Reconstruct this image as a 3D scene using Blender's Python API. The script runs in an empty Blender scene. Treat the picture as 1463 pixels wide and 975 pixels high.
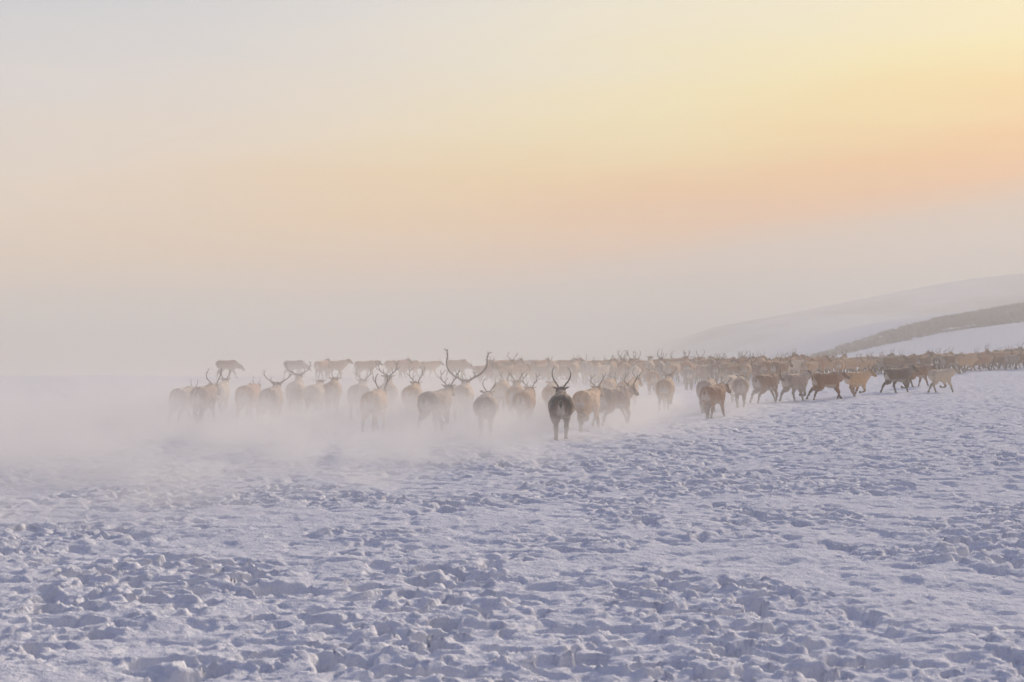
import bpy, bmesh, math, random
import numpy as np
from mathutils import Vector, Matrix

R = math.radians
random.seed(7)
scene = bpy.context.scene
col = scene.collection

# ------------------------------------------------------------------ camera
CAM_H = 2.39
F_PX = 50.0 / 36.0 * 1463.0          # focal length in photo pixels
cam = bpy.data.cameras.new('camera')
cam.lens = 50.0
cam.sensor_width = 36.0
cam.clip_start = 0.1
cam.clip_end = 30000.0
cam.dof.use_dof = True
cam.dof.focus_distance = 38.0
cam.dof.aperture_fstop = 3.2
cam_o = bpy.data.objects.new('camera', cam)
cam_o.location = (0, 0, CAM_H)
cam_o.rotation_euler = (R(90), 0, 0)
col.objects.link(cam_o)
scene.camera = cam_o

# ------------------------------------------------------------------ exposure / render
scene.view_settings.view_transform = 'Standard'
scene.view_settings.look = 'None'
scene.view_settings.gamma = 1.0
scene.view_settings.use_curve_mapping = False
scene.view_settings.exposure = 0.47
scene.render.engine = 'CYCLES'
scene.cycles.use_denoising = True
scene.cycles.use_adaptive_sampling = True
scene.cycles.adaptive_threshold = 0.02
scene.cycles.volume_bounces = 3
scene.cycles.max_bounces = 5
scene.cycles.diffuse_bounces = 2
scene.cycles.volume_step_rate = 1.0
scene.cycles.volume_max_steps = 256

# ------------------------------------------------------------------ sun direction
SUN_AZ = R(31.0)       # to the right of the view axis
SUN_EL = R(15.5)
SUN_DIR = Vector((math.sin(SUN_AZ) * math.cos(SUN_EL), math.cos(SUN_AZ) * math.cos(SUN_EL), math.sin(SUN_EL)))


def lin(r, g, b):
    def f(c):
        c /= 255.0
        return c / 12.92 if c <= 0.04045 else ((c + 0.055) / 1.055) ** 2.4
    return (f(r), f(g), f(b), 1.0)


class NT:
    """tiny helper for node trees"""
    def __init__(self, tree):
        self.t = tree
        tree.nodes.clear()

    def n(self, kind, **kw):
        nd = self.t.nodes.new(kind)
        for k, v in kw.items():
            setattr(nd, k, v)
        return nd

    def put(self, sock, v):
        if hasattr(v, 'is_output') or isinstance(v, bpy.types.NodeSocket):
            self.t.links.new(v, sock)
        else:
            sock.default_value = v

    def m(self, op, a, b=0.0, c=None, clamp=False):
        nd = self.n('ShaderNodeMath', operation=op, use_clamp=clamp)
        self.put(nd.inputs[0], a)
        self.put(nd.inputs[1], b)
        if c is not None:
            self.put(nd.inputs[2], c)
        return nd.outputs[0]

    def dot(self, a, vec):
        nd = self.n('ShaderNodeVectorMath', operation='DOT_PRODUCT')
        self.put(nd.inputs[0], a)
        nd.inputs[1].default_value = vec
        return nd.outputs['Value']

    def ss(self, v, a, b, lo=0.0, hi=1.0):
        nd = self.n('ShaderNodeMapRange', interpolation_type='SMOOTHSTEP')
        self.put(nd.inputs['Value'], v)
        self.put(nd.inputs['From Min'], a)
        self.put(nd.inputs['From Max'], b)
        nd.inputs['To Min'].default_value = lo
        nd.inputs['To Max'].default_value = hi
        return nd.outputs['Result']

    def ramp(self, v, stops):
        nd = self.n('ShaderNodeValToRGB')
        cr = nd.color_ramp
        while len(cr.elements) < len(stops):
            cr.elements.new(0.5)
        for e, (p, c) in zip(cr.elements, stops):
            e.position = p
            e.color = c
        self.put(nd.inputs[0], v)
        return nd.outputs[0]

    def mix(self, f, a, b, blend='MIX'):
        nd = self.n('ShaderNodeMix', data_type='RGBA', blend_type=blend)
        self.put(nd.inputs[0], f)
        self.put(nd.inputs[6], a)
        self.put(nd.inputs[7], b)
        return nd.outputs[2]

    def noise(self, vec, scale, detail=2.0, rough=0.5, dim='3D'):
        nd = self.n('ShaderNodeTexNoise', noise_dimensions=dim)
        if vec is not None:
            self.put(nd.inputs['Vector'], vec)
        nd.inputs['Scale'].default_value = scale
        nd.inputs['Detail'].default_value = detail
        nd.inputs['Roughness'].default_value = rough
        return nd.outputs['Fac']


# ------------------------------------------------------------------ sky: clear dusk sky behind a thin tilted veil of cloud
world = bpy.data.worlds.new('World')
scene.world = world
world.use_nodes = True
w = NT(world.node_tree)
wo = w.n('ShaderNodeOutputWorld')
tc = w.n('ShaderNodeTexCoord').outputs['Generated']
TILT = R(10.5)
band = w.dot(tc, (-math.sin(TILT), 0.0, math.cos(TILT)))           # sine of the height above the veil's own plane
soft = w.n('ShaderNodeMapping')
soft.inputs['Scale'].default_value = (1.0, 1.0, 9.0)
soft.inputs['Rotation'].default_value = (0, TILT, 0)
w.put(soft.inputs['Vector'], tc)
nz = w.noise(soft.outputs[0], 2.6, 4.0, 0.55)
band = w.m('ADD', band, w.m('MULTIPLY', w.m('SUBTRACT', nz, 0.5), 0.08))
band = w.m('MAXIMUM', band, 0.0)
hh = w.m('POWER', band, 0.5)                                        # sqrt spreads the low sky over the ramp


def hp(deg):
    return math.sqrt(max(0.0, math.sin(R(deg))))


warm = w.ramp(hh, [(hp(0), lin(212, 194, 184)), (hp(1.6), lin(222, 190, 164)), (hp(3.0), lin(250, 182, 110)), (hp(4.6), lin(254, 192, 108)),
                   (hp(6.4), lin(255, 220, 142)), (hp(8.2), lin(254, 236, 172)), (hp(11.5), lin(247, 237, 206)),
                   (hp(16), lin(226, 226, 228)), (hp(30), lin(160, 168, 190)), (hp(80), lin(92, 108, 154))])
cool = w.ramp(hh, [(hp(0), lin(214, 196, 188)), (hp(3.0), lin(252, 190, 128)), (hp(6.0), lin(250, 202, 138)),
                   (hp(9.0), lin(240, 218, 192)), (hp(12.5), lin(222, 216, 212)), (hp(17), lin(202, 207, 214)),
                   (hp(30), lin(140, 150, 180)), (hp(80), lin(92, 108, 154))])
back = w.ramp(hh, [(hp(0), lin(146, 138, 142)), (hp(6), lin(142, 137, 146)), (hp(15), lin(126, 130, 154)),
                   (hp(35), lin(96, 110, 158)), (hp(80), lin(92, 108, 154))])
cs = w.dot(tc, tuple(SUN_DIR))
skycol = w.mix(w.ss(cs, -0.3, 0.70), back, cool)
skycol = w.mix(w.ss(cs, 0.70, 0.965), skycol, warm)
veil = w.n('ShaderNodeBackground')
w.put(veil.inputs['Color'], skycol)
veil.inputs['Strength'].default_value = 0.77
nish = w.n('ShaderNodeTexSky', sky_type='NISHITA')
nish.sun_disc = False
nish.sun_elevation = SUN_EL
nish.sun_rotation = SUN_AZ
nish.air_density = 1.0
nish.dust_density = 2.0
clear = w.n('ShaderNodeBackground')
w.put(clear.inputs['Color'], nish.outputs[0])
clear.inputs['Strength'].default_value = 0.05
mx = w.n('ShaderNodeMixShader')
mx.inputs[0].default_value = 0.94
w.t.links.new(clear.outputs[0], mx.inputs[1])
w.t.links.new(veil.outputs[0], mx.inputs[2])
w.t.links.new(mx.outputs[0], wo.inputs['Surface'])

# ------------------------------------------------------------------ sun lamp (veiled)
sun = bpy.data.lights.new('sun', 'SUN')
sun.energy = 3.7
sun.angle = R(6.0)
sun.color = (1.0, 0.85, 0.70)
sun_o = bpy.data.objects.new('sun', sun)
sun_o.rotation_euler = (-SUN_DIR).to_track_quat('-Z', 'Y').to_euler()
sun_o.location = (60, 90, 60)
col.objects.link(sun_o)

HAZE_DENSITY = 0.0036
HAZE_TOP = 31.0


# ------------------------------------------------------------------ numpy noise
def _hash(ix, iy, seed):
    h = (ix.astype(np.int64) * 374761393 + iy.astype(np.int64) * 668265263 + seed * 1442695041) & 0xFFFFFFFF
    h = ((h ^ (h >> 13)) * 1274126177) & 0xFFFFFFFF
    return ((h ^ (h >> 16)) & 0xFFFFFF).astype(np.float64) / float(0xFFFFFF)


def perlin(x, y, seed=0):
    ix, iy = np.floor(x), np.floor(y)
    fx, fy = x - ix, y - iy
    ux, uy = fx * fx * fx * (fx * (fx * 6 - 15) + 10), fy * fy * fy * (fy * (fy * 6 - 15) + 10)

    def g(dx, dy):
        a = _hash(ix + dx, iy + dy, seed) * 2 * math.pi
        return np.cos(a) * (fx - dx) + np.sin(a) * (fy - dy)
    n0 = g(0, 0) * (1 - ux) + g(1, 0) * ux
    n1 = g(0, 1) * (1 - ux) + g(1, 1) * ux
    return (n0 * (1 - uy) + n1 * uy) * 1.5


def fbm(x, y, octaves, seed=0, gain=0.5):
    s, a = 0.0, 1.0
    for o in range(octaves):
        s = s + a * perlin(x * 2 ** o, y * 2 ** o, seed + o * 17)
        a *= gain
    return s


def sstep(a, b, v):
    t = np.clip((v - a) / (b - a), 0, 1)
    return t * t * (3 - 2 * t)


# ------------------------------------------------------------------ terrain
_ty = np.array([0, 60, 100, 135, 170, 200, 230, 262, 300, 380, 440, 520, 620, 900, 6000], float)
_ta = np.array([0, 0, .044, .068, .095, .125, .145, .130, .105, .100, .135, .190, .175, .10, .01])
_tx = np.array([23, 23, 23, 23, 23, 24, 25, 25, 25, 26, 30, 35, 42, 80, 200], float)


def broad(x, y):
    x = np.asarray(x, float)
    y = np.asarray(y, float)
    a = np.interp(y, _ty, _ta)
    x0 = np.interp(y, _ty, _tx)
    q = x - x0
    k = 6.0 + 0.03 * np.clip(y, 0, 800)
    sp = k * np.logaddexp(0, q / k)                       # softplus: slope starts gently
    hill = a * sp
    hill = hill - 1.5 * np.logaddexp(0, (hill - 28.0) / 1.5)          # levels off at the top
    f = np.clip(y - 91.0, 0, None)
    fall = -(f * f / (f + 26.0)) * 0.075
    fall = 44.0 * np.tanh(fall / 44.0)
    wt = 1.0 - sstep(8.0, 55.0 + 0.06 * np.clip(y, 0, 1000), x)
    und = 0.05 * perlin(x / 7.0, y / 9.0, 3) + 0.10 * perlin(x / 23.0, y / 27.0, 4) * sstep(25, 60, y)
    und = und + 0.5 * perlin(x / 60.0, y / 75.0, 5) * sstep(130, 260, y)
    return hill + fall * wt + und


def trample(x, y):
    """churned snow: pits punched by hooves, broken plates and crumbs"""
    wx = x + 0.10 * perlin(x * 3.1, y * 3.1, 21) + 0.03 * perlin(x * 11, y * 11, 22)
    wy = y + 0.10 * perlin(x * 3.1, y * 3.1, 23) + 0.03 * perlin(x * 11, y * 11, 24)
    patch = 0.16 + 0.84 * sstep(-0.40, 0.50, perlin(x / 2.3, y / 2.9, 31) + 0.5 * perlin(x / 0.9, y / 1.1, 32) + 0.55 * perlin(x / 6.5, y / 8.0, 33))
    patch = np.maximum(patch, 0.60 * sstep(16, 32, y))
    pits = sstep(0.24, 0.42, perlin(wx * 2.5, wy * 2.5, 41))
    pits2 = sstep(0.27, 0.38, perlin(wx * 5.2, wy * 5.2, 42))
    clod = sstep(0.26, 0.46, perlin(wx * 3.3, wy * 3.3, 43))
    clod2 = sstep(0.22, 0.40, perlin(wx * 6.8, wy * 6.8, 44))
    h = -0.130 * pits - 0.060 * pits2 + 0.036 * clod + 0.028 * clod2
    h = h * patch
    h = h + 0.019 * fbm(wx * 9.0, wy * 9.0, 3, 51) * (0.4 + 0.6 * patch)
    h = h + 0.030 * fbm(x / 1.4, y / 1.0, 2, 55)
    fade = 1.0 - 0.10 * sstep(18, 45, y) - 0.35 * sstep(50, 110, y)
    far = 0.10 * perlin(x / 6.0, y / 1.6, 61) * sstep(60, 130, y) * (1 - sstep(500, 900, y))     # wind ridges on the slope
    return h * fade + far


def ground_z(x, y):
    return float(broad(x, y) + trample(np.array([float(x)]), np.array([float(y)]))[0])


def mesh_from_arrays(name, verts, quads):
    me = bpy.data.meshes.new(name)
    nv, nq = len(verts), len(quads)
    me.vertices.add(nv)
    me.vertices.foreach_set('co', np.ascontiguousarray(verts, np.float32).ravel())
    me.loops.add(nq * 4)
    me.loops.foreach_set('vertex_index', np.ascontiguousarray(quads, np.int32).ravel())
    me.polygons.add(nq)
    me.polygons.foreach_set('loop_start', np.arange(0, nq * 4, 4, dtype=np.int32))
    me.polygons.foreach_set('loop_total', np.full(nq, 4, np.int32))
    me.update(calc_edges=True)
    me.validate()
    return me


def smooth(me):
    me.polygons.foreach_set('use_smooth', np.ones(len(me.polygons), bool))
    me.update()


def build_ground():
    ys = [-6.0]
    while ys[-1] < 7000:
        y = ys[-1]
        if y < 8.6:
            dy = 0.25
        elif y < 110:
            dy = 0.026 + 0.00006 * max(0, y - 9) ** 2 + 0.0006 * (y - 9)
        else:
            dy = min(0.7 + (y - 110) * 0.028, 160)
        ys.append(y + dy)
    ys = np.array(ys)
    n_in, n_out = 640, 14
    t_in = np.linspace(-1, 1, n_in)
    t_out = 1 + np.cumsum(np.linspace(0.01, 0.9, n_out))
    t = np.concatenate([-t_out[::-1], t_in, t_out])
    half = 3.2 + 0.44 * np.clip(ys, 0, None)
    X = t[None, :] * half[:, None]
    Y = np.repeat(ys[:, None], len(t), 1)
    Z = broad(X, Y) + trample(X, Y)
    # outer columns are coarse: no churn there
    nr, nc = X.shape
    V = np.stack([X, Y, Z], -1).reshape(-1, 3)
    idx = np.arange(nr * nc).reshape(nr, nc)
    Q = np.stack([idx[:-1, :-1], idx[:-1, 1:], idx[1:, 1:], idx[1:, :-1]], -1).reshape(-1, 4)
    me = mesh_from_arrays('snow_ground', V, Q)
    smooth(me)
    print('ground quads', len(Q))
    return me


# ------------------------------------------------------------------ materials
def new_mat(name):
    m = bpy.data.materials.new(name)
    m.use_nodes = True
    return m, NT(m.node_tree)


def snow_material(name, bump=True):
    m, t = new_mat(name)
    out = t.n('ShaderNodeOutputMaterial')
    b = t.n('ShaderNodeBsdfPrincipled')
    geo = t.n('ShaderNodeNewGeometry')
    pos = geo.outputs['Position']
    n1 = t.noise(pos, 0.7, 2.0)
    c = t.mix(n1, (0.80, 0.805, 0.84, 1), (0.86, 0.86, 0.885, 1))
    # low heath showing through thin snow on the far hill
    sep = t.n('ShaderNodeSeparateXYZ')
    t.put(sep.inputs[0], pos)
    mp = t.n('ShaderNodeMapping')
    mp.inputs['Scale'].default_value = (0.012, 0.004, 0.02)
    t.put(mp.inputs['Vector'], pos)
    hn = t.noise(mp.outputs[0], 1.0, 5.0, 0.6)
    heath = t.m('MULTIPLY', t.ss(hn, 0.40, 0.60), t.ss(sep.outputs['Y'], 330.0, 400.0))
    heath = t.m('MULTIPLY', heath, 0.72)
    c = t.mix(heath, c, (0.25, 0.20, 0.16, 1))
    t.put(b.inputs['Base Color'], c)
    b.inputs['Roughness'].default_value = 1.0
    b.inputs['Specular IOR Level'].default_value = 0.0
    if bump:
        bn = t.noise(pos, 26.0, 4.0, 0.6)
        bp = t.n('ShaderNodeBump')
        bp.inputs['Strength'].default_value = 0.7
        bp.inputs['Distance'].default_value = 0.03
        t.put(bp.inputs['Height'], bn)
        t.put(b.inputs['Normal'], bp.outputs[0])
    t.put(out.inputs['Surface'], b.outputs[0])
    return m


def coat_material():
    m, t = new_mat('reindeer_coat')
    out = t.n('ShaderNodeOutputMaterial')
    b = t.n('ShaderNodeBsdfPrincipled')
    oi = t.n('ShaderNodeObjectInfo')
    at = t.n('ShaderNodeAttribute', attribute_name='coat')
    sp = t.n('ShaderNodeSeparateColor')
    t.put(sp.inputs[0], at.outputs['Color'])
    obj = t.n('ShaderNodeTexCoord').outputs['Object']
    mp = t.n('ShaderNodeMapping')
    mp.inputs['Scale'].default_value = (1.0, 0.45, 0.8)
    t.put(mp.inputs['Vector'], obj)
    add = t.n('ShaderNodeVectorMath', operation='ADD')
    t.put(add.inputs[0], mp.outputs[0])
    cmb = t.n('ShaderNodeCombineXYZ')
    for i in range(3):
        t.put(cmb.inputs[i], t.m('MULTIPLY', oi.outputs['Random'], 40.0 + i * 7))
    t.put(add.inputs[1], cmb.outputs[0])
    n1 = t.noise(add.outputs[0], 5.0, 4.0, 0.6)
    n2 = t.noise(add.outputs[0], 34.0, 2.0, 0.6)
    base = oi.outputs['Color']
    pale = t.mix(0.70, base, (0.74, 0.66, 0.56, 1))
    dark = t.mix(0.80, base, (0.028, 0.020, 0.016, 1))
    fp = t.m('ADD', sp.outputs[0], t.m('MULTIPLY', t.m('SUBTRACT', n1, 0.5), 0.55))
    fd = t.m('ADD', sp.outputs[1], t.m('MULTIPLY', t.m('SUBTRACT', n1, 0.5), -0.45))
    c = t.mix(t.ss(fd, 0.18, 0.85), base, dark)
    c = t.mix(t.ss(fp, 0.15, 0.95), c, pale)
    v = t.m('ADD', t.m('MULTIPLY', n2, 0.7), 0.65)
    hsv = t.n('ShaderNodeHueSaturation')
    t.put(hsv.inputs['Value'], v)
    t.put(hsv.inputs['Color'], c)
    t.put(b.inputs['Base Color'], hsv.outputs[0])
    b.inputs['Roughness'].default_value = 0.95
    b.inputs['Specular IOR Level'].default_value = 0.12
    bp = t.n('ShaderNodeBump')
    b.inputs['Sheen Weight'].default_value = 0.55
    b.inputs['Sheen Roughness'].default_value = 0.45
    b.inputs['Sheen Tint'].default_value = (1.0, 0.86, 0.70, 1)
    bp.inputs['Strength'].default_value = 0.7
    bp.inputs['Distance'].default_value = 0.02
    t.put(bp.inputs['Height'], n2)
    t.put(b.inputs['Normal'], bp.outputs[0])
    t.put(out.inputs['Surface'], b.outputs[0])
    return m


def antler_material():
    m, t = new_mat('antler_bone')
    out = t.n('ShaderNodeOutputMaterial')
    b = t.n('ShaderNodeBsdfPrincipled')
    obj = t.n('ShaderNodeTexCoord').outputs['Object']
    n1 = t.noise(obj, 14.0, 3.0)
    oi = t.n('ShaderNodeObjectInfo')
    c = t.mix(n1, (0.035, 0.024, 0.018, 1), (0.13, 0.085, 0.06, 1))
    c = t.mix(0.25, c, oi.outputs['Color'])
    t.put(b.inputs['Base Color'], c)
    b.inputs['Roughness'].default_value = 0.6
    t.put(out.inputs['Surface'], b.outputs[0])
    return m


def shrub_material():
    m, t = new_mat('bare_shrub_twigs')
    out = t.n('ShaderNodeOutputMaterial')
    b = t.n('ShaderNodeBsdfPrincipled')
    pos = t.n('ShaderNodeNewGeometry').outputs['Position']
    n1 = t.noise(pos, 0.6, 3.0)
    t.put(b.inputs['Base Color'], t.mix(n1, (0.33, 0.25, 0.19, 1), (0.45, 0.355, 0.285, 1)))
    b.inputs['Roughness'].default_value = 0.9
    t.put(out.inputs['Surface'], b.outputs[0])
    return m


SNOW = snow_material('trampled_snow')
COAT = coat_material()
ANTLER = antler_material()
SHRUB = shrub_material()


def link(name, me, mat, parent=None, kind=None, label=None, cat=None, group=None):
    o = bpy.data.objects.new(name, me)
    col.objects.link(o)
    if mat is not None and me is not None and not len(me.materials):
        me.materials.append(mat)
    if parent is not None:
        o.parent = parent
    if kind:
        o['kind'] = kind
    if label:
        o['label'] = label
    if cat:
        o['category'] = cat
    if group:
        o['group'] = group
    return o


# ------------------------------------------------------------------ ground
link('snow_ground', build_ground(), SNOW, kind='structure', label='churned hoof-trampled snow field rising to a hill at right', cat='snow')


# ------------------------------------------------------------------ low bare shrubs along the ridge at right
def build_shrubs():
    rng = np.random.default_rng(5)
    V, F = [], []
    cnt = 0
    for _ in range(17000):
        y = 176 + 62 * rng.random()
        x = 30 + 95 * rng.random()
        tt = (x - 30) / 95.0
        lo, hi = 178 + 14 * (1 - tt), 182 + 56 * min(1, 0.25 + tt * 1.2)
        if not (lo < y < hi):
            continue
        if perlin(np.array([x / 7.0]), np.array([y / 7.0]), 91)[0] < -0.62:
            continue
        z = float(broad(x, y))
        h = 0.16 + 0.30 * rng.random()
        for k in range(5):
            a = rng.random() * 6.283
            r = 0.25 + 0.35 * rng.random()
            bx, by = x + 0.3 * rng.standard_normal(), y + 0.3 * rng.standard_normal()
            wd = 0.09 + 0.06 * rng.random()
            i = len(V)
            V += [(bx - wd * math.sin(a), by + wd * math.cos(a), z - 0.05), (bx + wd * math.sin(a), by - wd * math.cos(a), z - 0.05),
                  (bx + r * math.cos(a), by + r * math.sin(a), z + h)]
            F.append((i, i + 1, i + 2))
        cnt += 1
    me = bpy.data.meshes.new('ridge_shrubs')
    me.from_pydata(V, [], F)
    print('shrubs', cnt, 'tris', len(F))
    return me


link('ridge_shrubs', build_shrubs(), SHRUB, kind='stuff', label='band of low bare brown shrubs along the snowy ridge at right', cat='shrubs')


# ------------------------------------------------------------------ reindeer
def catmull(P, n):
    P = np.asarray(P, float)
    if len(P) < 3 or n < 2:
        return P
    E = np.concatenate([[2 * P[0] - P[1]], P, [2 * P[-1] - P[-2]]])
    out = []
    for i in range(1, len(E) - 2):
        for k in range(n):
            s = k / n
            p0, p1, p2, p3 = E[i - 1], E[i], E[i + 1], E[i + 2]
            out.append(0.5 * (2 * p1 + (p2 - p0) * s + (2 * p0 - 5 * p1 + 4 * p2 - p3) * s * s + (3 * p1 - p0 - 3 * p2 + p3) * s ** 3))
    out.append(P[-1])
    return np.array(out)


def tube(bm, pts, seg=12, sub=3, lateral=None):
    """pts rows: x, y, z, r_lateral, r_other"""
    P = catmull(pts, sub)
    C, Rr = P[:, :3], np.clip(P[:, 3:5], 0.003, None)
    rings = []
    for i in range(len(C)):
        T = C[min(i + 1, len(C) - 1)] - C[max(i - 1, 0)]
        T = T / (np.linalg.norm(T) + 1e-9)
        L = np.array(lateral if lateral is not None else (1.0, 0, 0), float)
        L = L - T * L.dot(T)
        if np.linalg.norm(L) < 0.15:
            L = np.array((0, 1.0, 0)) - T * T[1]
        L /= np.linalg.norm(L)
        N = np.cross(L, T)
        ring = []
        for k in range(seg):
            a = 2 * math.pi * k / seg
            ring.append(bm.verts.new(C[i] + L * Rr[i, 0] * math.cos(a) + N * Rr[i, 1] * math.sin(a)))
        rings.append(ring)
    for i in range(len(rings) - 1):
        for k in range(seg):
            bm.faces.new((rings[i][k], rings[i][(k + 1) % seg], rings[i + 1][(k + 1) % seg], rings[i + 1][k]))
    bm.faces.new(rings[0][::-1])
    bm.faces.new(rings[-1])


def chain(start, lens, angs, dx=0.0):
    p = np.array(start, float)
    out = [p.copy()]
    for L, a in zip(lens, angs):
        p = p + np.array((dx * L, math.sin(R(a)) * L, -math.cos(R(a)) * L))
        out.append(p.copy())
    return out


HIND_L = (0.26, 0.29, 0.29, 0.10)
FORE_L = (0.22, 0.27, 0.23, 0.10)
H0 = (32, -42, 6, 22)
F0 = (-22, 8, 0, 22)


def sw(b, f):
    return (b[0] + 0.7 * f, b[1] + f, b[2] + f, b[3] + f)


POSES = {
    # hind left, hind right, fore left, fore right, neck elevation, head pitch, head yaw
    'stand': (H0, sw(H0, -7), F0, sw(F0, 5), 34, -24, 0),
    'walk': (sw(H0, 16), sw(H0, -20), sw(F0, -18), sw(F0, 20), 24, -26, 6),
    'walk_low': (sw(H0, -18), sw(H0, 14), sw(F0, 22), sw(F0, -16), -12, -42, 0),
    'trot': ((8, -64, -30, -25), (54, -20, 22, 30), (14, 28, 22, 25), (-12, 28, -78, -110), 36, -20, -5),
    'trot_other': ((54, -20, 22, 30), (8, -64, -30, -25), (-12, 28, -78, -110), (14, 28, 22, 25), 30, -22, 8),
    'gallop': ((2, -66, -38, -30), (14, -56, -24, -15), (34, 38, 34, 35), (18, 24, -20, -30), 22, -18, 0),
    'gather': ((68, -14, 34, 40), (52, -26, 22, 28), (-34, -18, -34, -30), (-16, 22, -72, -100), 30, -24, 10),
    'turned': (sw(H0, 10), sw(H0, -12), sw(F0, -12), sw(F0, 14), 34, -18, 42),
    'proud': (sw(H0, -14), sw(H0, 12), sw(F0, 14), sw(F0, -14), 50, -12, -8),
}


def seg_dist(P, a, b):
    ab = b - a
    t = np.clip(((P - a) @ ab) / (ab @ ab + 1e-9), 0, 1)
    return np.linalg.norm(P - (a + t[:, None] * ab), axis=1), t


def build_body(name):
    hl, hr, fl, fr, nE, hP, hY = POSES[name.split('*')[0]]
    small = name.endswith('*')                              # small white patch, dark saddle
    legs = []
    for side, an in ((-1, hl), (1, hr)):
        legs.append(('h', side, chain((side * 0.125, -0.40, 0.80), HIND_L, an, -0.03 * side)))
    for side, an in ((-1, fl), (1, fr)):
        legs.append(('f', side, chain((side * 0.115, 0.40, 0.76), FORE_L, an, 0.0)))
    low = min(L[2][-1][2] for L in legs)
    dz = -low - 0.02                                        # hooves sink a little into the snow
    up = np.array((0, 0, dz))
    bm = bmesh.new()
    # trunk: rump, barrel, deep chest
    tube(bm, [(0, -0.66, .83, .08, .11), (0, -0.61, .835, .165, .19), (0, -0.50, .84, .235, .245), (0, -0.30, .84, .265, .245),
              (0, -0.05, .82, .285, .262), (0, 0.20, .795, .275, .300), (0, 0.40, .815, .235, .305), (0, 0.54, .865, .175, .225), (0, 0.63, .89, .10, .14)], 18, 3)
    # withers
    tube(bm, [(0, 0.02, .98, .10, .06), (0, 0.26, 1.03, .10, .075), (0, 0.46, 1.02, .08, .07)], 12, 2)
    nb = np.array((0, 0.44, 0.93))
    e, yw = R(nE - 13), R(hY)
    nd = np.array((math.sin(yw * 0.5) * math.cos(e), math.cos(yw * 0.5) * math.cos(e), math.sin(e)))
    poll = nb + nd * 0.47
    mid = nb + nd * 0.25
    tube(bm, [tuple(nb - nd * 0.10) + (.17, .21), tuple(nb + nd * 0.08 - np.array((0, 0, .03))) + (.16, .205), tuple(mid - np.array((0, 0, .04))) + (.13, .18), tuple(poll - nd * 0.08 - np.array((0, 0, .02))) + (.10, .125), tuple(poll) + (.085, .09)], 14, 3)
    # shaggy throat mane
    thr = poll + np.array((0, 0, -.10))
    tube(bm, [(0, .56, .76, .07, .07), tuple((np.array((0, .60, .80)) + thr) / 2 + np.array((0, 0, -.05))) + (.065, .085), tuple(thr) + (.055, .06)], 10, 3)
    p = R(hP)
    hd = np.array((math.sin(yw) * math.cos(p), math.cos(yw) * math.cos(p), math.sin(p)))
    hu = np.array((-math.sin(yw) * math.sin(p), -math.cos(yw) * math.sin(p), math.cos(p)))
    hx = np.cross(hd, hu)
    lat = tuple(hx)
    tube(bm, [tuple(poll - hd * 0.07) + (.08, .085), tuple(poll + hd * 0.0) + (.108, .118), tuple(poll + hd * 0.10) + (.100, .112), tuple(poll + hd * 0.20 - hu * .012) + (.066, .080),
              tuple(poll + hd * 0.30 - hu * .02) + (.062, .068), tuple(poll + hd * 0.37 - hu * .025) + (.050, .055)], 12, 3, lat)
    ears = []
    for s in (-1, 1):
        eb = poll - hd * 0.03 + hu * 0.05 + hx * (0.065 * s)
        et = eb + hx * (0.13 * s) + hu * 0.045 - hd * 0.045
        em = (eb + et) / 2
        tube(bm, [tuple(eb) + (.022, .022), tuple(em) + (.036, .026), tuple(et) + (.012, .012)], 8, 3, tuple(hd))
        ears.append((eb, et))
    for kd, side, J in legs:
        if kd == 'h':
            r = [(.135, .195), (.108, .155), (.052, .066), (.036, .039), (.049, .057)]
        else:
            r = [(.095, .145), (.080, .102), (.048, .051), (.036, .037), (.047, .053)]
        pts = [tuple(J[i]) + r[i] for i in range(5)]
        d = (J[1] - J[0])
        pts.insert(1, tuple(J[0] + d * 0.55) + ((r[0][0] + r[1][0]) / 2 + .012, (r[0][1] + r[1][1]) / 2 + .012))
        d2 = J[2] - J[1]
        pts.insert(3, tuple(J[1] + d2 * 0.5) + ((r[1][0] + r[2][0]) / 2 * .9, (r[1][1] + r[2][1]) / 2 * .92))
        tube(bm, pts, 10, 2)
        # hoof
        dd = J[4] - J[3]
        dd = dd / np.linalg.norm(dd)
        tip = J[4] + dd * 0.045
        tube(bm, [tuple(J[4] - dd * .02) + (.040, .045), tuple(J[4] + dd * .02) + (.052, .062), tuple(tip) + (.046, .055)], 10, 1)
    for v in bm.verts:
        v.co.z += dz
    bmesh.ops.recalc_face_normals(bm, faces=bm.faces)
    me = bpy.data.meshes.new('tmp')
    bm.to_mesh(me)
    bm.free()
    tmp = bpy.data.objects.new('tmp', me)
    col.objects.link(tmp)
    rm = tmp.modifiers.new('r', 'REMESH')
    rm.mode = 'VOXEL'
    rm.voxel_size = 0.019
    sm = tmp.modifiers.new('s', 'SMOOTH')
    sm.iterations = 3
    sm.factor = 0.5
    dg = bpy.context.evaluated_depsgraph_get()
    out = bpy.data.meshes.new_from_object(tmp.evaluated_get(dg))
    bpy.data.objects.remove(tmp)
    out.name = 'reindeer_body_' + name
    nv = len(out.vertices)
    co = np.empty(nv * 3, np.float32)
    out.vertices.foreach_get('co', co)
    P = co.reshape(-1, 3).astype(float)
    nrm = np.empty(nv * 3, np.float32)
    out.vertices.foreach_get('normal', nrm)
    N = nrm.reshape(-1, 3).astype(float)
    # coarse shag
    P2 = P + N * (0.017 * perlin(P[:, 0] * 14 + P[:, 1] * 5, P[:, 2] * 9 + P[:, 1] * 4, 7) + 0.011 * perlin(P[:, 0] * 30 + P[:, 1] * 21, P[:, 2] * 24 - P[:, 1] * 9, 8))[:, None]
    out.vertices.foreach_set('co', P2.astype(np.float32).ravel())
    # coat pattern (pale, dark)
    pale = np.zeros(nv)
    dark = np.zeros(nv)
    Q = P - up
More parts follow.
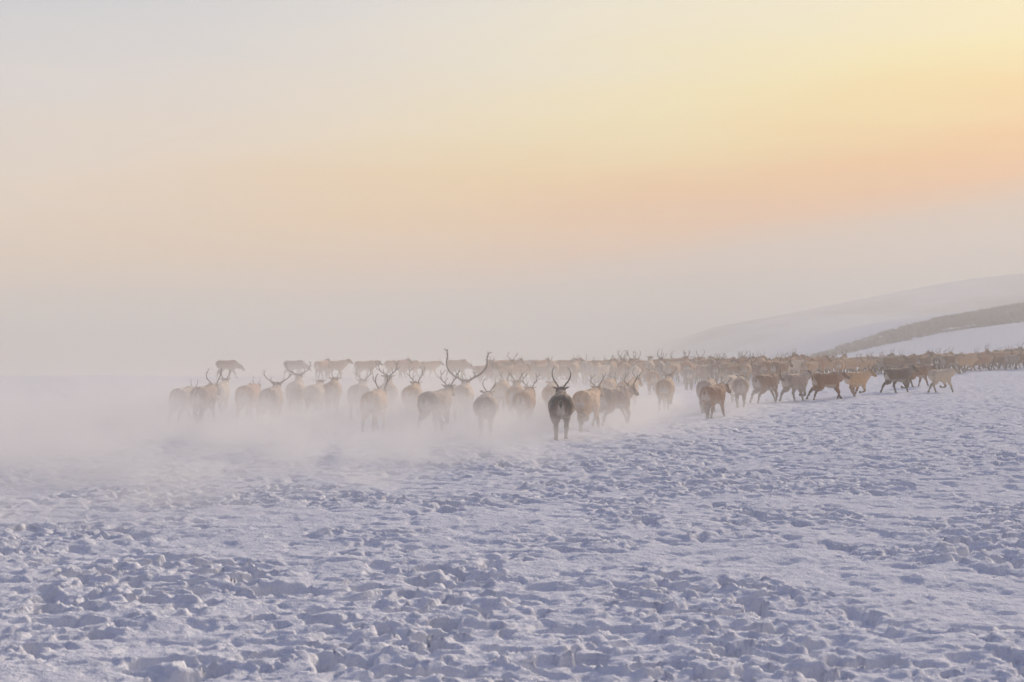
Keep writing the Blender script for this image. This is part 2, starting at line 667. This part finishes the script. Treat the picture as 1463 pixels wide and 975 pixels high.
    for kd, side, J in legs:
        for i in range(1, 4):
            dd, t = seg_dist(Q, J[i], J[i + 1])
            wgt = 1 - sstep(0.07, 0.12 if i > 1 else 0.13, dd)
            amt = (0.15, 0.55, 0.85)[i - 1] + t * 0.3
            dark = np.maximum(dark, wgt * np.clip(amt, 0, 1))
        # light ring above the hoof
        dd, t = seg_dist(Q, J[3], J[4])
        pale = np.maximum(pale, (1 - sstep(.05, .09, dd)) * (1 - sstep(.3, .6, t)) * 0.35)
    nk = np.maximum(0, 1 - sstep(0.14, 0.30, seg_dist(Q, nb + nd * .10, poll - nd * .08)[0]))
    pale = np.maximum(pale, nk * 0.42 * (1 - dark))
    hdw = 1 - sstep(0.10, 0.15, seg_dist(Q, poll, poll + hd * .36)[0])
    pale = pale * (1 - hdw)
    dark = np.maximum(dark, hdw * 0.55)
    belly = sstep(.70, .60, Q[:, 2]) * sstep(-.55, -.35, Q[:, 1]) * sstep(.5, .3, Q[:, 1]) * sstep(.15, -.6, N[:, 2])
    pale = np.maximum(pale, belly * 0.55)
    wid = 0.06 + 0.13 * sstep(1.02, .70, Q[:, 2])
    wid = wid * (0.62 if small else 1.0)
    rump = sstep(-.40, -.60, Q[:, 1]) * sstep(1.25, .35, np.abs(Q[:, 0]) / wid) * sstep(.38, .70, Q[:, 2]) * sstep(1.04, .90, Q[:, 2])
    pale = np.maximum(pale, rump * 0.85)
    arch = sstep(-.25, -.5, Q[:, 1]) * sstep(.08, .17, np.abs(Q[:, 0])) * sstep(.27, .2, np.abs(Q[:, 0])) * sstep(.7, .85, Q[:, 2])
    dark = np.maximum(dark, arch * (0.9 if small else 0.40))
    if small:
        dark = np.maximum(dark, sstep(.86, 1.0, Q[:, 2]) * sstep(.3, .0, Q[:, 1]) * 0.9)
    back = sstep(.10, .02, np.abs(Q[:, 0])) * sstep(.98, 1.05, Q[:, 2]) * sstep(.5, .3, Q[:, 1])
    dark = np.maximum(dark, back * 0.35)
    ca = out.color_attributes.new('coat', 'FLOAT_COLOR', 'POINT')
    ca.data.foreach_set('color', np.stack([pale, dark, np.zeros(nv), np.ones(nv)], 1).astype(np.float32).ravel())
    smooth(out)
    out.materials.append(COAT)
    # frame of the head for the antlers (half of the nose pitch)
    p2 = p * 0.45
    f = Vector((math.sin(yw) * math.cos(p2), math.cos(yw) * math.cos(p2), math.sin(p2)))
    u = Vector((-math.sin(yw) * math.sin(p2), -math.cos(yw) * math.sin(p2), math.cos(p2)))
    xx = f.cross(u)
    M = Matrix.Identity(4)
    M.col[0][:3], M.col[1][:3], M.col[2][:3] = xx, f, u
    M.translation = Vector(poll + up + hu * 0.055)
    return out, M, dz


def antler_mesh(name, main, tines, r0=0.019):
    bm = bmesh.new()
    n = len(main)
    pts = [tuple(q) + (r0 * (1 - 0.68 * i / (n - 1)),) * 2 for i, q in enumerate(main)]
    tube(bm, pts, 7, 4, (0, 1, 0))
    for tn in tines:
        m = len(tn)
        tube(bm, [tuple(q) + (r0 * 0.62 * (1 - 0.6 * i / (m - 1)),) * 2 for i, q in enumerate(tn)], 6, 3, (0, 1, 0))
    bmesh.ops.recalc_face_normals(bm, faces=bm.faces)
    pair = []
    for s in (1, -1):
        b2 = bm.copy()
        for v in b2.verts:
            v.co.x *= s
        if s < 0:
            bmesh.ops.reverse_faces(b2, faces=b2.faces)
        me = bpy.data.meshes.new('antler_' + name)
        b2.to_mesh(me)
        b2.free()
        smooth(me)
        me.materials.append(ANTLER)
        pair.append(me)
    bm.free()
    return pair


ANT = {
    'lyre': antler_mesh('lyre', [(.035, 0, -.02), (.085, -.07, .09), (.165, -.13, .20), (.20, -.11, .33), (.185, -.05, .44), (.145, .02, .54)],
                        [[(.05, -.02, .03), (.055, .09, .08), (.05, .16, .13)]], 0.021),
    'branched': antler_mesh('branched', [(.035, 0, -.02), (.10, -.08, .09), (.19, -.13, .19), (.22, -.09, .31), (.185, .0, .42), (.13, .05, .50)],
                            [[(.05, -.02, .03), (.06, .10, .10), (.03, .18, .15)], [(.19, -.13, .19), (.27, -.15, .25), (.30, -.13, .33)],
                             [(.215, -.06, .34), (.27, .0, .42), (.27, .03, .50)], [(.10, -.08, .10), (.11, .02, .20), (.07, .08, .27)]]),
    'forked': antler_mesh('forked', [(.035, 0, -.02), (.08, -.05, .09), (.125, -.06, .20), (.13, -.02, .31), (.10, .03, .40)],
                          [[(.12, -.06, .18), (.18, -.06, .27), (.19, -.03, .35)], [(.05, -.02, .04), (.05, .08, .10)]], 0.022),
    'spike': antler_mesh('spike', [(.035, 0, -.02), (.07, -.05, .08), (.095, -.06, .18), (.08, -.02, .28)], [], 0.015),
    'wide': antler_mesh('wide', [(.035, 0, -.02), (.12, -.08, .06), (.24, -.14, .13), (.33, -.13, .25), (.35, -.05, .38), (.31, .04, .48)],
                        [[(.05, -.02, .03), (.08, .1, .08), (.06, .18, .14)], [(.33, -.12, .27), (.42, -.1, .35)], [(.35, -.04, .40), (.40, .03, .47)], [(.17, -.11, .10), (.17, .0, .2), (.13, .05, .27)]], 0.020),
    'bull': antler_mesh('bull', [(.04, 0, -.02), (.20, -.14, .09), (.38, -.24, .20), (.52, -.26, .38), (.575, -.20, .58), (.56, -.10, .78), (.54, .0, .93), (.58, .06, 1.06), (.66, .08, 1.12)],
                        [[(.05, -.01, .02), (.10, .14, .10), (.12, .26, .20), (.08, .32, .27)], [(.20, -.14, .09), (.24, .0, .22), (.22, .10, .34), (.28, .14, .40)], [(.22, .08, .32), (.15, .14, .37)],
                         [(.24, .0, .22), (.30, .05, .28)], [(.565, -.12, .74), (.50, -.14, .80)], [(.545, -.03, .90), (.60, -.04, .96)], [(.57, .04, 1.02), (.53, .08, 1.12)]], 0.034),
}

BODY = {k: build_body(k) for k in list(POSES) + ['trot*']}


def tail_mesh(dk):
    bm = bmesh.new()
    tube(bm, [(0, 0.03, .02, .025, .025), (0, -.025, 0, .034, .030), (0, -.045, -.05, .040, .030), (0, -.045, -.10, .026, .020), (0, -.04, -.13, .008, .008)], 10, 2)
    bmesh.ops.recalc_face_normals(bm, faces=bm.faces)
    me = bpy.data.meshes.new('tail')
    bm.to_mesh(me)
    bm.free()
    nv = len(me.vertices)
    ca = me.color_attributes.new('coat', 'FLOAT_COLOR', 'POINT')
    ca.data.foreach_set('color', np.stack([np.zeros(nv), np.full(nv, dk), np.zeros(nv), np.ones(nv)], 1).astype(np.float32).ravel())
    smooth(me)
    me.materials.append(COAT)
    return me


TAIL, DARK_TAIL = tail_mesh(.25), tail_mesh(.9)

COATS = {
    'dark': (0.125, 0.055, 0.028),
    'brown': (0.32, 0.140, 0.060),
    'russet': (0.52, 0.232, 0.086),
    'tan': (0.64, 0.370, 0.172),
    'grey': (0.44, 0.315, 0.230),
    'cream': (0.75, 0.58, 0.395),
}


def at_pixel(px, s):
    d = F_PX / s
    return (px - 731.5) / F_PX * d, d


def reindeer(px, s, heading, pose, coat, antler, label, group, size=1.0):
    """px: column in the photograph, s: photo pixels per metre (so distance), heading: degrees to the right of straight away"""
    x, y = at_pixel(px, s)
    body, M, dz = BODY[pose]
    root = bpy.data.objects.new('reindeer', None)
    col.objects.link(root)
    root.empty_display_size = 0.3
    root.location = (x, y, float(broad(x, y)) - 0.03)
    root.rotation_euler = (0, 0, -R(heading))
    root.scale = (size * random.uniform(1.08, 1.18), size * .97, size * 1.04)
    root['label'] = label
    root['category'] = 'reindeer'
    root['group'] = group
    j = random.uniform(.85, 1.15)
    c = tuple(min(1, v * j) for v in COATS[coat]) + (1.0,)
    b = link('body', body, None, root)
    b.color = c
    t = link('tail', DARK_TAIL if coat == 'dark' else TAIL, None, root)
    t.location = (0, -0.645, 0.92 + dz)
    t.color = c
    if antler:
        sc = 1.0
        if isinstance(antler, tuple):
            antler, sc = antler
        for me in ANT[antler]:
            a = link('antler', me, None, root)
            a.matrix_parent_inverse = Matrix.Identity(4)
            a.matrix_basis = M @ Matrix.Rotation(R(random.uniform(-7, 7)), 4, 'Y') @ Matrix.Rotation(R(random.uniform(-8, 8)), 4, 'X') @ Matrix.Scale(sc, 4)
            a.color = c
    return root


G1 = 'reindeer running away at the tail of the herd'
NEAR = [
    # px, s, heading, pose, coat, antler, size, label
    (802, 59, 3, 'trot*', 'dark', ('lyre', 1.0), 1.02, 'darkest brown reindeer nearest the camera, tall lyre antlers and white rump patch'),
    (838, 53, 22, 'trot_other', 'tan', ('branched', .8), .98, 'tan reindeer just right of the dark nearest one, short forked antlers'),
    (877, 50, 40, 'gallop', 'grey', ('branched', .85), 1.0, 'grey-brown reindeer galloping rightward, forelegs stretched out beside two tan rumps'),
    (694, 57, 0, 'gather', 'grey', ('lyre', .72), .98, 'grey reindeer seen square from behind with small curved antlers and dark ears'),
    (749, 52, 10, 'gather', 'russet', ('branched', .85), .98, 'russet-flanked reindeer left of the darkest one, legs lost in snow dust'),
    (737, 47, 4, 'trot', 'tan', ('forked', 1.0), .98, 'half-hidden tan reindeer whose forked antlers show left of the russet one'),
    (622, 54, 24, 'trot', 'grey', ('branched', .9), 1.02, 'pinkish grey reindeer turning right below the giant antlers, legs showing'),
    (535, 53, 8, 'gallop', 'tan', ('forked', 1.15), 1.0, 'tan reindeer with short thick dark antlers, nearest in the left half'),
    (661, 48, 6, 'trot', 'cream', ('bull', .84), 1.03, 'pale bull reindeer carrying the giant wide-sweeping antlers'),
    (589, 48, 2, 'trot_other', 'tan', ('branched', .95), 1.02, 'broad pale-tan rump between the thick-antlered and pinkish grey reindeer'),
    (513, 46, 4, 'trot', 'cream', ('branched', .9), 1.0, 'cream reindeer half behind the thick-antlered tan one, thin branching antlers'),
    (553, 46, 0, 'proud', 'grey', ('branched', 1.05), 1.0, 'faint reindeer whose head shows right behind the thick dark antlers'),
    (355, 48, 5, 'gallop', 'russet', ('spike', .9), 1.02, 'round russet-tan rump with thin spike antlers, left part of the dusty line'),
    (291, 49, 8, 'walk', 'brown', ('lyre', 1.0), 1.0, 'brown reindeer with upright curved antlers, second from left in the dust'),
    (313, 44, 4, 'trot', 'cream', ('forked', 1.0), .98, 'pale reindeer tucked behind the brown one near the left end'),
    (262, 48, 10, 'gallop', 'grey', ('spike', 1.0), .95, 'leftmost reindeer, faint grey and almost swallowed by blown snow'),
    (388, 50, 3, 'trot', 'grey', ('wide', .9), 1.0, 'washed-out grey reindeer with tangled antlers right of the russet rump'),
    (423, 44, 0, 'proud', 'cream', ('wide', .95), 1.0, 'faded cream reindeer lifting big cup-shaped antlers below a crest walker'),
    (450, 45, 6, 'trot', 'cream', ('spike', .8), .96, 'very faint cream reindeer between the cup-shaped antlers and a small tan head'),
    (475, 44, -2, 'stand', 'tan', ('spike', 1.1), .98, 'faint reindeer with small tan head, left of the cream branching-antlered one'),
    (717, 44, 6, 'walk', 'tan', ('forked', .9), .98, 'faint tan reindeer filling the gap right of the small curved antlers'),
    (788, 46, 0, 'gather', 'tan', None, .98, 'antlerless tan reindeer mostly hidden behind the darkest one, left side'),
    (868, 42, 15, 'walk', 'tan', ('spike', 1.0), .98, 'tan reindeer behind the short-forked one, ahead of the galloping grey-brown'),
    (897, 42, 25, 'gather', 'tan', ('lyre', .8), .98, 'tan reindeer hidden behind the galloping grey-brown one, one antler upright'),
    (932, 32.5, -2, 'gather', 'russet', ('spike', .9), 1.0, 'lone round russet rump on open snow with a thin left antler'),
    (951, 42, 14, 'trot', 'tan', ('wide', .7), 1.0, 'pale-rumped tan reindeer with one long curved antler, alone right of centre'),
    (1010, 43.5, 20, 'walk', 'grey', ('spike', .8), 1.0, 'grey-brown reindeer partly behind a russet-brown one right of centre'),
    (1019, 46, 34, 'walk', 'brown', ('branched', .6), .93, 'stocky russet-brown reindeer with dark legs, nearest right of centre'),
    (1058, 41, 8, 'gather', 'grey', None, .98, 'antlerless reindeer with pale rump and dark arch, hind legs together'),
    (1044, 37, 28, 'trot', 'cream', None, .95, 'cream reindeer hidden behind the dark-arched pale rump'),
    (1094, 37.5, 44, 'gallop', 'brown', ('spike', 1.0), 1.0, 'brown reindeer lunging right just past the dark-arched pale rump'),
    (1136, 36.5, 50, 'trot', 'grey', None, 1.0, 'grey-brown antlerless reindeer trotting right with head raised'),
    (1180, 35.5, 64, 'gallop', 'brown', ('spike', 1.0), 1.0, 'chestnut brown reindeer galloping right with head stretched low'),
    (1223, 33.5, 56, 'gather', 'tan', ('forked', .8), .98, 'light tan reindeer stretching forelegs ahead of the chestnut galloper'),
    (1282, 31, 70, 'trot', 'dark', None, 1.03, 'dark chestnut reindeer in full stride rightward on open snow'),
    (1311, 28.0, 72, 'walk', 'brown', None, .98, 'brown reindeer half hidden between the dark strider and the cream trotter'),
    (1343, 30.5, 66, 'trot_other', 'cream', ('spike', .8), .98, 'cream-white reindeer trotting right, last in the near right line'),
]
for px, s, h, pose, coat, ant, size, lab in NEAR:
    reindeer(px, s, h, pose, coat, ant, lab, G1, size)

G2 = 'reindeer strung along the snowy crest'
CREST = [
    (324, 22.6, 84, 'walk_low', 'brown', None, 1.02, 'lone walker farthest left on the crest, head lowered, against the sky'),
    (420, 22.4, 74, 'walk_low', 'grey', None, 1.0, 'second crest reindeer from left, straight above cup-shaped antlers'),
    (459, 22.8, 20, 'stand', 'russet', ('spike', .8), 1.0, 'left one of the close pair on the crest'),
    (479, 22.6, 100, 'stand', 'tan', None, 1.0, 'right one of the close pair on the crest'),
    (521, 22.8, 62, 'walk', 'russet', None, 1.03, 'stocky russet crest reindeer above the thick dark antlers'),
    (564, 22.6, 70, 'stand', 'tan', ('spike', .7), 1.02, 'rear one of two crest reindeer walking nose to tail'),
    (585, 22.4, 78, 'walk_low', 'tan', None, 1.0, 'front one of two crest reindeer walking nose to tail, head low'),
    (612, 22.2, 60, 'walk', 'tan', ('spike', .8), .95, 'small tan crest reindeer just left of the giant antlers'),
    (653, 22.8, 68, 'walk_low', 'tan', ('spike', .8), 1.08, 'large tan crest reindeer framed between the giant antlers'),
    (708, 22.4, 64, 'walk', 'tan', None, 1.0, 'first crest reindeer right of the giant antlers'),
    (729, 22.8, 50, 'stand', 'tan', ('spike', .8), 1.02, 'second crest reindeer right of the giant antlers'),
    (749, 22.2, 75, 'walk', 'cream', None, 1.0, 'third crest reindeer right of the giant antlers'),
    (770, 22.9, 40, 'stand', 'russet', ('spike', .7), 1.02, 'fourth crest reindeer right of the giant antlers'),
    (791, 22.3, 80, 'walk', 'tan', None, 1.0, 'crest reindeer directly behind the lyre antlers, left one'),
    (811, 22.6, 72, 'stand', 'russet', ('spike', .8), 1.03, 'crest reindeer directly behind the lyre antlers, right one'),
    (832, 22.9, 55, 'walk', 'tan', ('forked', .7), 1.0, 'crest reindeer just right of the lyre antlers'),
]
for px, s, h, pose, coat, ant, size, lab in CREST:
    reindeer(px, s, h, pose, coat, ant, lab, G2, size)

# ---- the packed herd to the right of the crest: front rank, middle rank, rear rank
ORD = ['first', 'second', 'third', 'fourth', 'fifth', 'sixth', 'seventh', 'eighth', 'ninth', 'tenth', 'eleventh', 'twelfth', 'thirteenth', 'fourteenth']
FRONT = [
    (853, 25.5, 10, 'stand', 'tan', 'spike'), (872, 25.0, 20, 'walk', 'tan', None), (893, 28.0, 4, 'stand', 'tan', 'spike'),
    (907, 28.4, 8, 'trot', 'cream', None), (921, 25.5, 35, 'walk', 'tan', None), (942, 25.0, 12, 'stand', 'grey', 'lyre'),
    (962, 25.6, 30, 'walk', 'tan', None), (981, 26.5, 8, 'proud', 'russet', 'forked'), (984, 29.5, 2, 'stand', 'grey', None),
    (1004, 24.8, 0, 'stand', 'russet', 'lyre'), (1014, 25.2, 18, 'walk', 'russet', None), (1028, 24.9, 4, 'stand', 'brown', None),
    (1049, 24.7, 6, 'trot', 'brown', None), (1061, 24.3, 12, 'stand', 'russet', 'branched'), (1072, 24.2, 30, 'walk', 'tan', None),
    (1087, 23.8, 15, 'stand', 'tan', None), (1098, 24.4, 28, 'trot', 'tan', None), (1111, 25.2, 2, 'stand', 'russet', 'lyre'),
    (1133, 23.4, 10, 'stand', 'tan', None), (1147, 23.8, 25, 'walk', 'tan', None), (1166, 22.8, 70, 'trot', 'russet', 'spike'),
    (1180, 22.6, 62, 'walk', 'tan', None), (1199, 23.6, 14, 'stand', 'tan', 'lyre'), (1214, 22.0, 74, 'trot', 'tan', None),
    (1236, 21.8, 80, 'walk', 'tan', 'spike'), (1256, 21.6, 60, 'stand', 'grey', None), (1273, 21.6, 84, 'trot', 'brown', None),
    (1296, 21.2, 76, 'walk', 'brown', None), (1320, 21.4, 55, 'proud', 'brown', 'forked'), (1339, 21.4, 20, 'stand', 'dark', None),
    (1359, 21.6, 70, 'walk', 'brown', None), (1379, 21.8, 82, 'gather', 'tan', 'spike'), (1403, 21.0, 86, 'trot', 'russet', None),
    (1425, 20.6, 74, 'walk', 'brown', 'spike'), (1447, 20.8, 70, 'proud', 'grey', 'branched'), (1466, 20.8, 80, 'trot', 'brown', None),
]
LANDMARK = [(726, 'behind the small curved antlers'), (780, 'behind the russet-flanked one'), (826, 'behind the darkest one'), (858, 'behind the short-forked tan one'), (916, 'behind the galloping grey-brown one'), (998, 'behind the lone round russet rump'), (1046, 'behind the stocky russet-brown one'),
            (1112, 'behind the brown lunger'), (1160, 'behind the head-raised trotter'), (1206, 'behind the chestnut galloper'), (1262, 'behind the light tan forelegs-stretcher'),
            (1318, 'behind the dark strider'), (1380, 'behind the cream trotter'), (2000, 'nearest the right picture edge')]
NAMES = {'dark': 'dark', 'brown': 'brown', 'russet': 'russet', 'tan': 'tan', 'grey': 'greyish', 'cream': 'cream'}


def spot(px):
    for lim, nm in LANDMARK:
        if px < lim:
            return nm


def rank(rows, word, group):
    rows = sorted(rows, key=lambda r: r[0])
    seen = {}
    for px, s, h, pose, coat, ant in rows:
        nm = spot(px)
        i = seen.get(nm, 0)
        seen[nm] = i + 1
        lab = '%s reindeer %s from left in packed herd, %s, %s' % (NAMES[coat], ORD[i], word, nm)
        reindeer(px, s, h, pose, coat, (ant, random.uniform(.75, 1.05)) if ant else None, lab, group, random.uniform(.88, 1.10))


G3 = 'packed herd in the middle distance'
rank(FRONT, 'front rank', G3)
rng = random.Random(3)
MID, REAR = [], []
NEARER = []
px = 688.0
while px < 1120:
    s = 25.6 + rng.uniform(-1.0, 1.6) if px < 960 else 26.3 + rng.uniform(-.6, .6)
    if not (915 < px < 1000 and rng.random() < .6):
        NEARER.append((px, s, rng.choice([-10, 5, 15, 25, 40, 60]), rng.choice(['trot', 'gather', 'walk', 'trot_other', 'proud']), rng.choice(['tan', 'cream', 'russet', 'tan'] if px < 960 else ['russet', 'brown', 'tan']), rng.choice([None, 'spike', 'lyre', 'branched'])))
    px += rng.uniform(12, 20)
px = 858.0
while px < 1475:
    tt = (px - 858) / 600.0
    s = 22.9 - 2.9 * tt + rng.uniform(-.25, .25)
    h = rng.choice([20, 35, 60, 75, 85]) if px < 1150 else rng.uniform(62, 95)
    MID.append((px, s, h, rng.choice(['walk', 'stand', 'trot', 'walk', 'trot_other']), rng.choice(['tan', 'russet', 'tan', 'cream'] if px < 1000 else ['brown', 'russet', 'tan', 'tan', 'russet', 'grey']), rng.choice([None, 'spike', 'lyre', 'forked', None])))
    px += rng.uniform(13, 19)
THIRD = []
px = 866.0
while px < 1165:
    THIRD.append((px, 24.0 + rng.uniform(-.5, .5), rng.choice([0, 10, 25, 45, 70]), rng.choice(['walk', 'stand', 'trot', 'gather']), rng.choice(['tan', 'russet', 'tan', 'cream', 'brown']), rng.choice([None, 'spike', 'lyre', 'branched'])))
    px += rng.uniform(12, 18)
px = 980.0
while px < 1475:
    tt = (px - 858) / 600.0
    s = 21.6 - 2.9 * tt + rng.uniform(-.25, .25)
    h = rng.choice([30, 60, 75, 85]) if px < 1150 else rng.uniform(62, 95)
    REAR.append((px, s, h, rng.choice(['walk', 'stand', 'trot', 'proud']), rng.choice(['brown', 'russet', 'tan', 'russet']), rng.choice([None, 'spike', 'branched', None])))
    px += rng.uniform(14, 21)
HIND = []
px = 1130.0
while px < 1475:
    HIND.append((px, 20.2 - 1.7 * (px - 1130) / 340.0 + rng.uniform(-.25, .25), rng.uniform(45, 95), rng.choice(['walk', 'trot', 'proud', 'stand']), rng.choice(['brown', 'russet', 'tan']), rng.choice([None, 'spike', 'branched', 'forked'])))
    px += rng.uniform(13, 20)
rank(HIND, 'hindmost rank', G3)
rank(NEARER, 'nearest stragglers', G3)
rank(MID, 'second rank', G3)
rank(THIRD, 'middle rank', G3)
rank(REAR, 'rear rank', G3)


# ------------------------------------------------------------------ air: even haze, and snow blown up by the hooves
def closed_box(name, lo, hi):
    bm = bmesh.new()
    bmesh.ops.create_cube(bm, size=1.0)
    for v in bm.verts:
        v.co = Vector([(lo[i] + hi[i]) / 2 + v.co[i] * (hi[i] - lo[i]) for i in range(3)])
    me = bpy.data.meshes.new(name)
    bm.to_mesh(me)
    bm.free()
    return me


hm, t = new_mat('haze_air')
out = t.n('ShaderNodeOutputMaterial')
pv = t.n('ShaderNodeVolumePrincipled')
pv.inputs['Color'].default_value = (0.845, 0.845, 0.785, 1)
pv.inputs['Density'].default_value = HAZE_DENSITY
pv.inputs['Anisotropy'].default_value = 0.05
t.put(out.inputs['Volume'], pv.outputs[0])
link('haze', closed_box('haze', (-24000, -60, -47), (24000, 7400, HAZE_TOP)), hm, kind='stuff', label='pale frosty haze lying over the whole snow field', cat='haze')

dm, t = new_mat('blown_snow_dust')
out = t.n('ShaderNodeOutputMaterial')
pv = t.n('ShaderNodeVolumePrincipled')
pv.inputs['Color'].default_value = (0.86, 0.855, 0.84, 1)
pv.inputs['Anisotropy'].default_value = 0.2
pos = t.n('ShaderNodeTexCoord').outputs['Object']
sep = t.n('ShaderNodeSeparateXYZ')
t.put(sep.inputs[0], pos)
X, Y, Z = sep.outputs
mp = t.n('ShaderNodeMapping')
mp.inputs['Scale'].default_value = (0.60, 0.34, 0.95)
t.put(mp.inputs['Vector'], pos)
n1 = t.noise(mp.outputs[0], 1.0, 3.0, 0.6)
# where the herd has just run: right edge slants away to the right, near edge slants towards the left
xr = t.m('SUBTRACT', X, t.m('MULTIPLY_ADD', Y, 0.30, -7.6))
nn = t.m('SUBTRACT', n1, 0.5)
right = t.ss(t.m('MULTIPLY_ADD', nn, 8.0, xr), 4.0, -2.4)
yf = t.m('SUBTRACT', Y, t.m('MULTIPLY_ADD', t.m('MAXIMUM', X, -9.0), 1.0, 29.5))
near = t.ss(t.m('MULTIPLY_ADD', nn, 16.0, yf), -9.0, 13.0)
far = t.ss(Y, 60.0, 42.0, 0.04, 1.0)
hz = t.m('EXPONENT', t.m('MULTIPLY', t.m('MAXIMUM', Z, 0.0), -2.3))
puff = t.ss(n1, 0.37, 0.64, 0.08, 2.1)
low = t.m('MULTIPLY', t.m('MULTIPLY', hz, t.m('MULTIPLY', puff, t.m('MULTIPLY', t.ss(X, 4.0, -1.0, 1.0, 1.55), t.ss(X, -5.0, -15.0, 1.0, 0.40)))), t.m('MULTIPLY', far, 0.50))
# thinner dust hanging higher
hz2 = t.m('EXPONENT', t.m('MULTIPLY', t.m('MAXIMUM', Z, 0.0), -1.0))
left = t.m('MULTIPLY', t.ss(X, 4.0, -12.0, 0.2, 0.7), t.ss(Y, 78.0, 48.0, 0.3, 1.0))
high = t.m('MULTIPLY', t.m('MULTIPLY', hz2, left), t.m('MULTIPLY', t.ss(n1, 0.25, 0.7, 0.5, 1.4), 0.026))
dens = t.m('MULTIPLY', t.m('ADD', low, high), t.m('MULTIPLY', right, near))
topfade = t.ss(Z, 4.2, 2.6)
dens = t.m('MULTIPLY', dens, topfade)
t.put(pv.inputs['Density'], dens)
t.put(out.inputs['Volume'], pv.outputs[0])
link('blown_snow', closed_box('blown_snow', (-44, 17, -0.35), (27, 96, 4.3)), dm, kind='stuff', label='cloud of snow dust kicked up round the running legs', cat='snow dust')
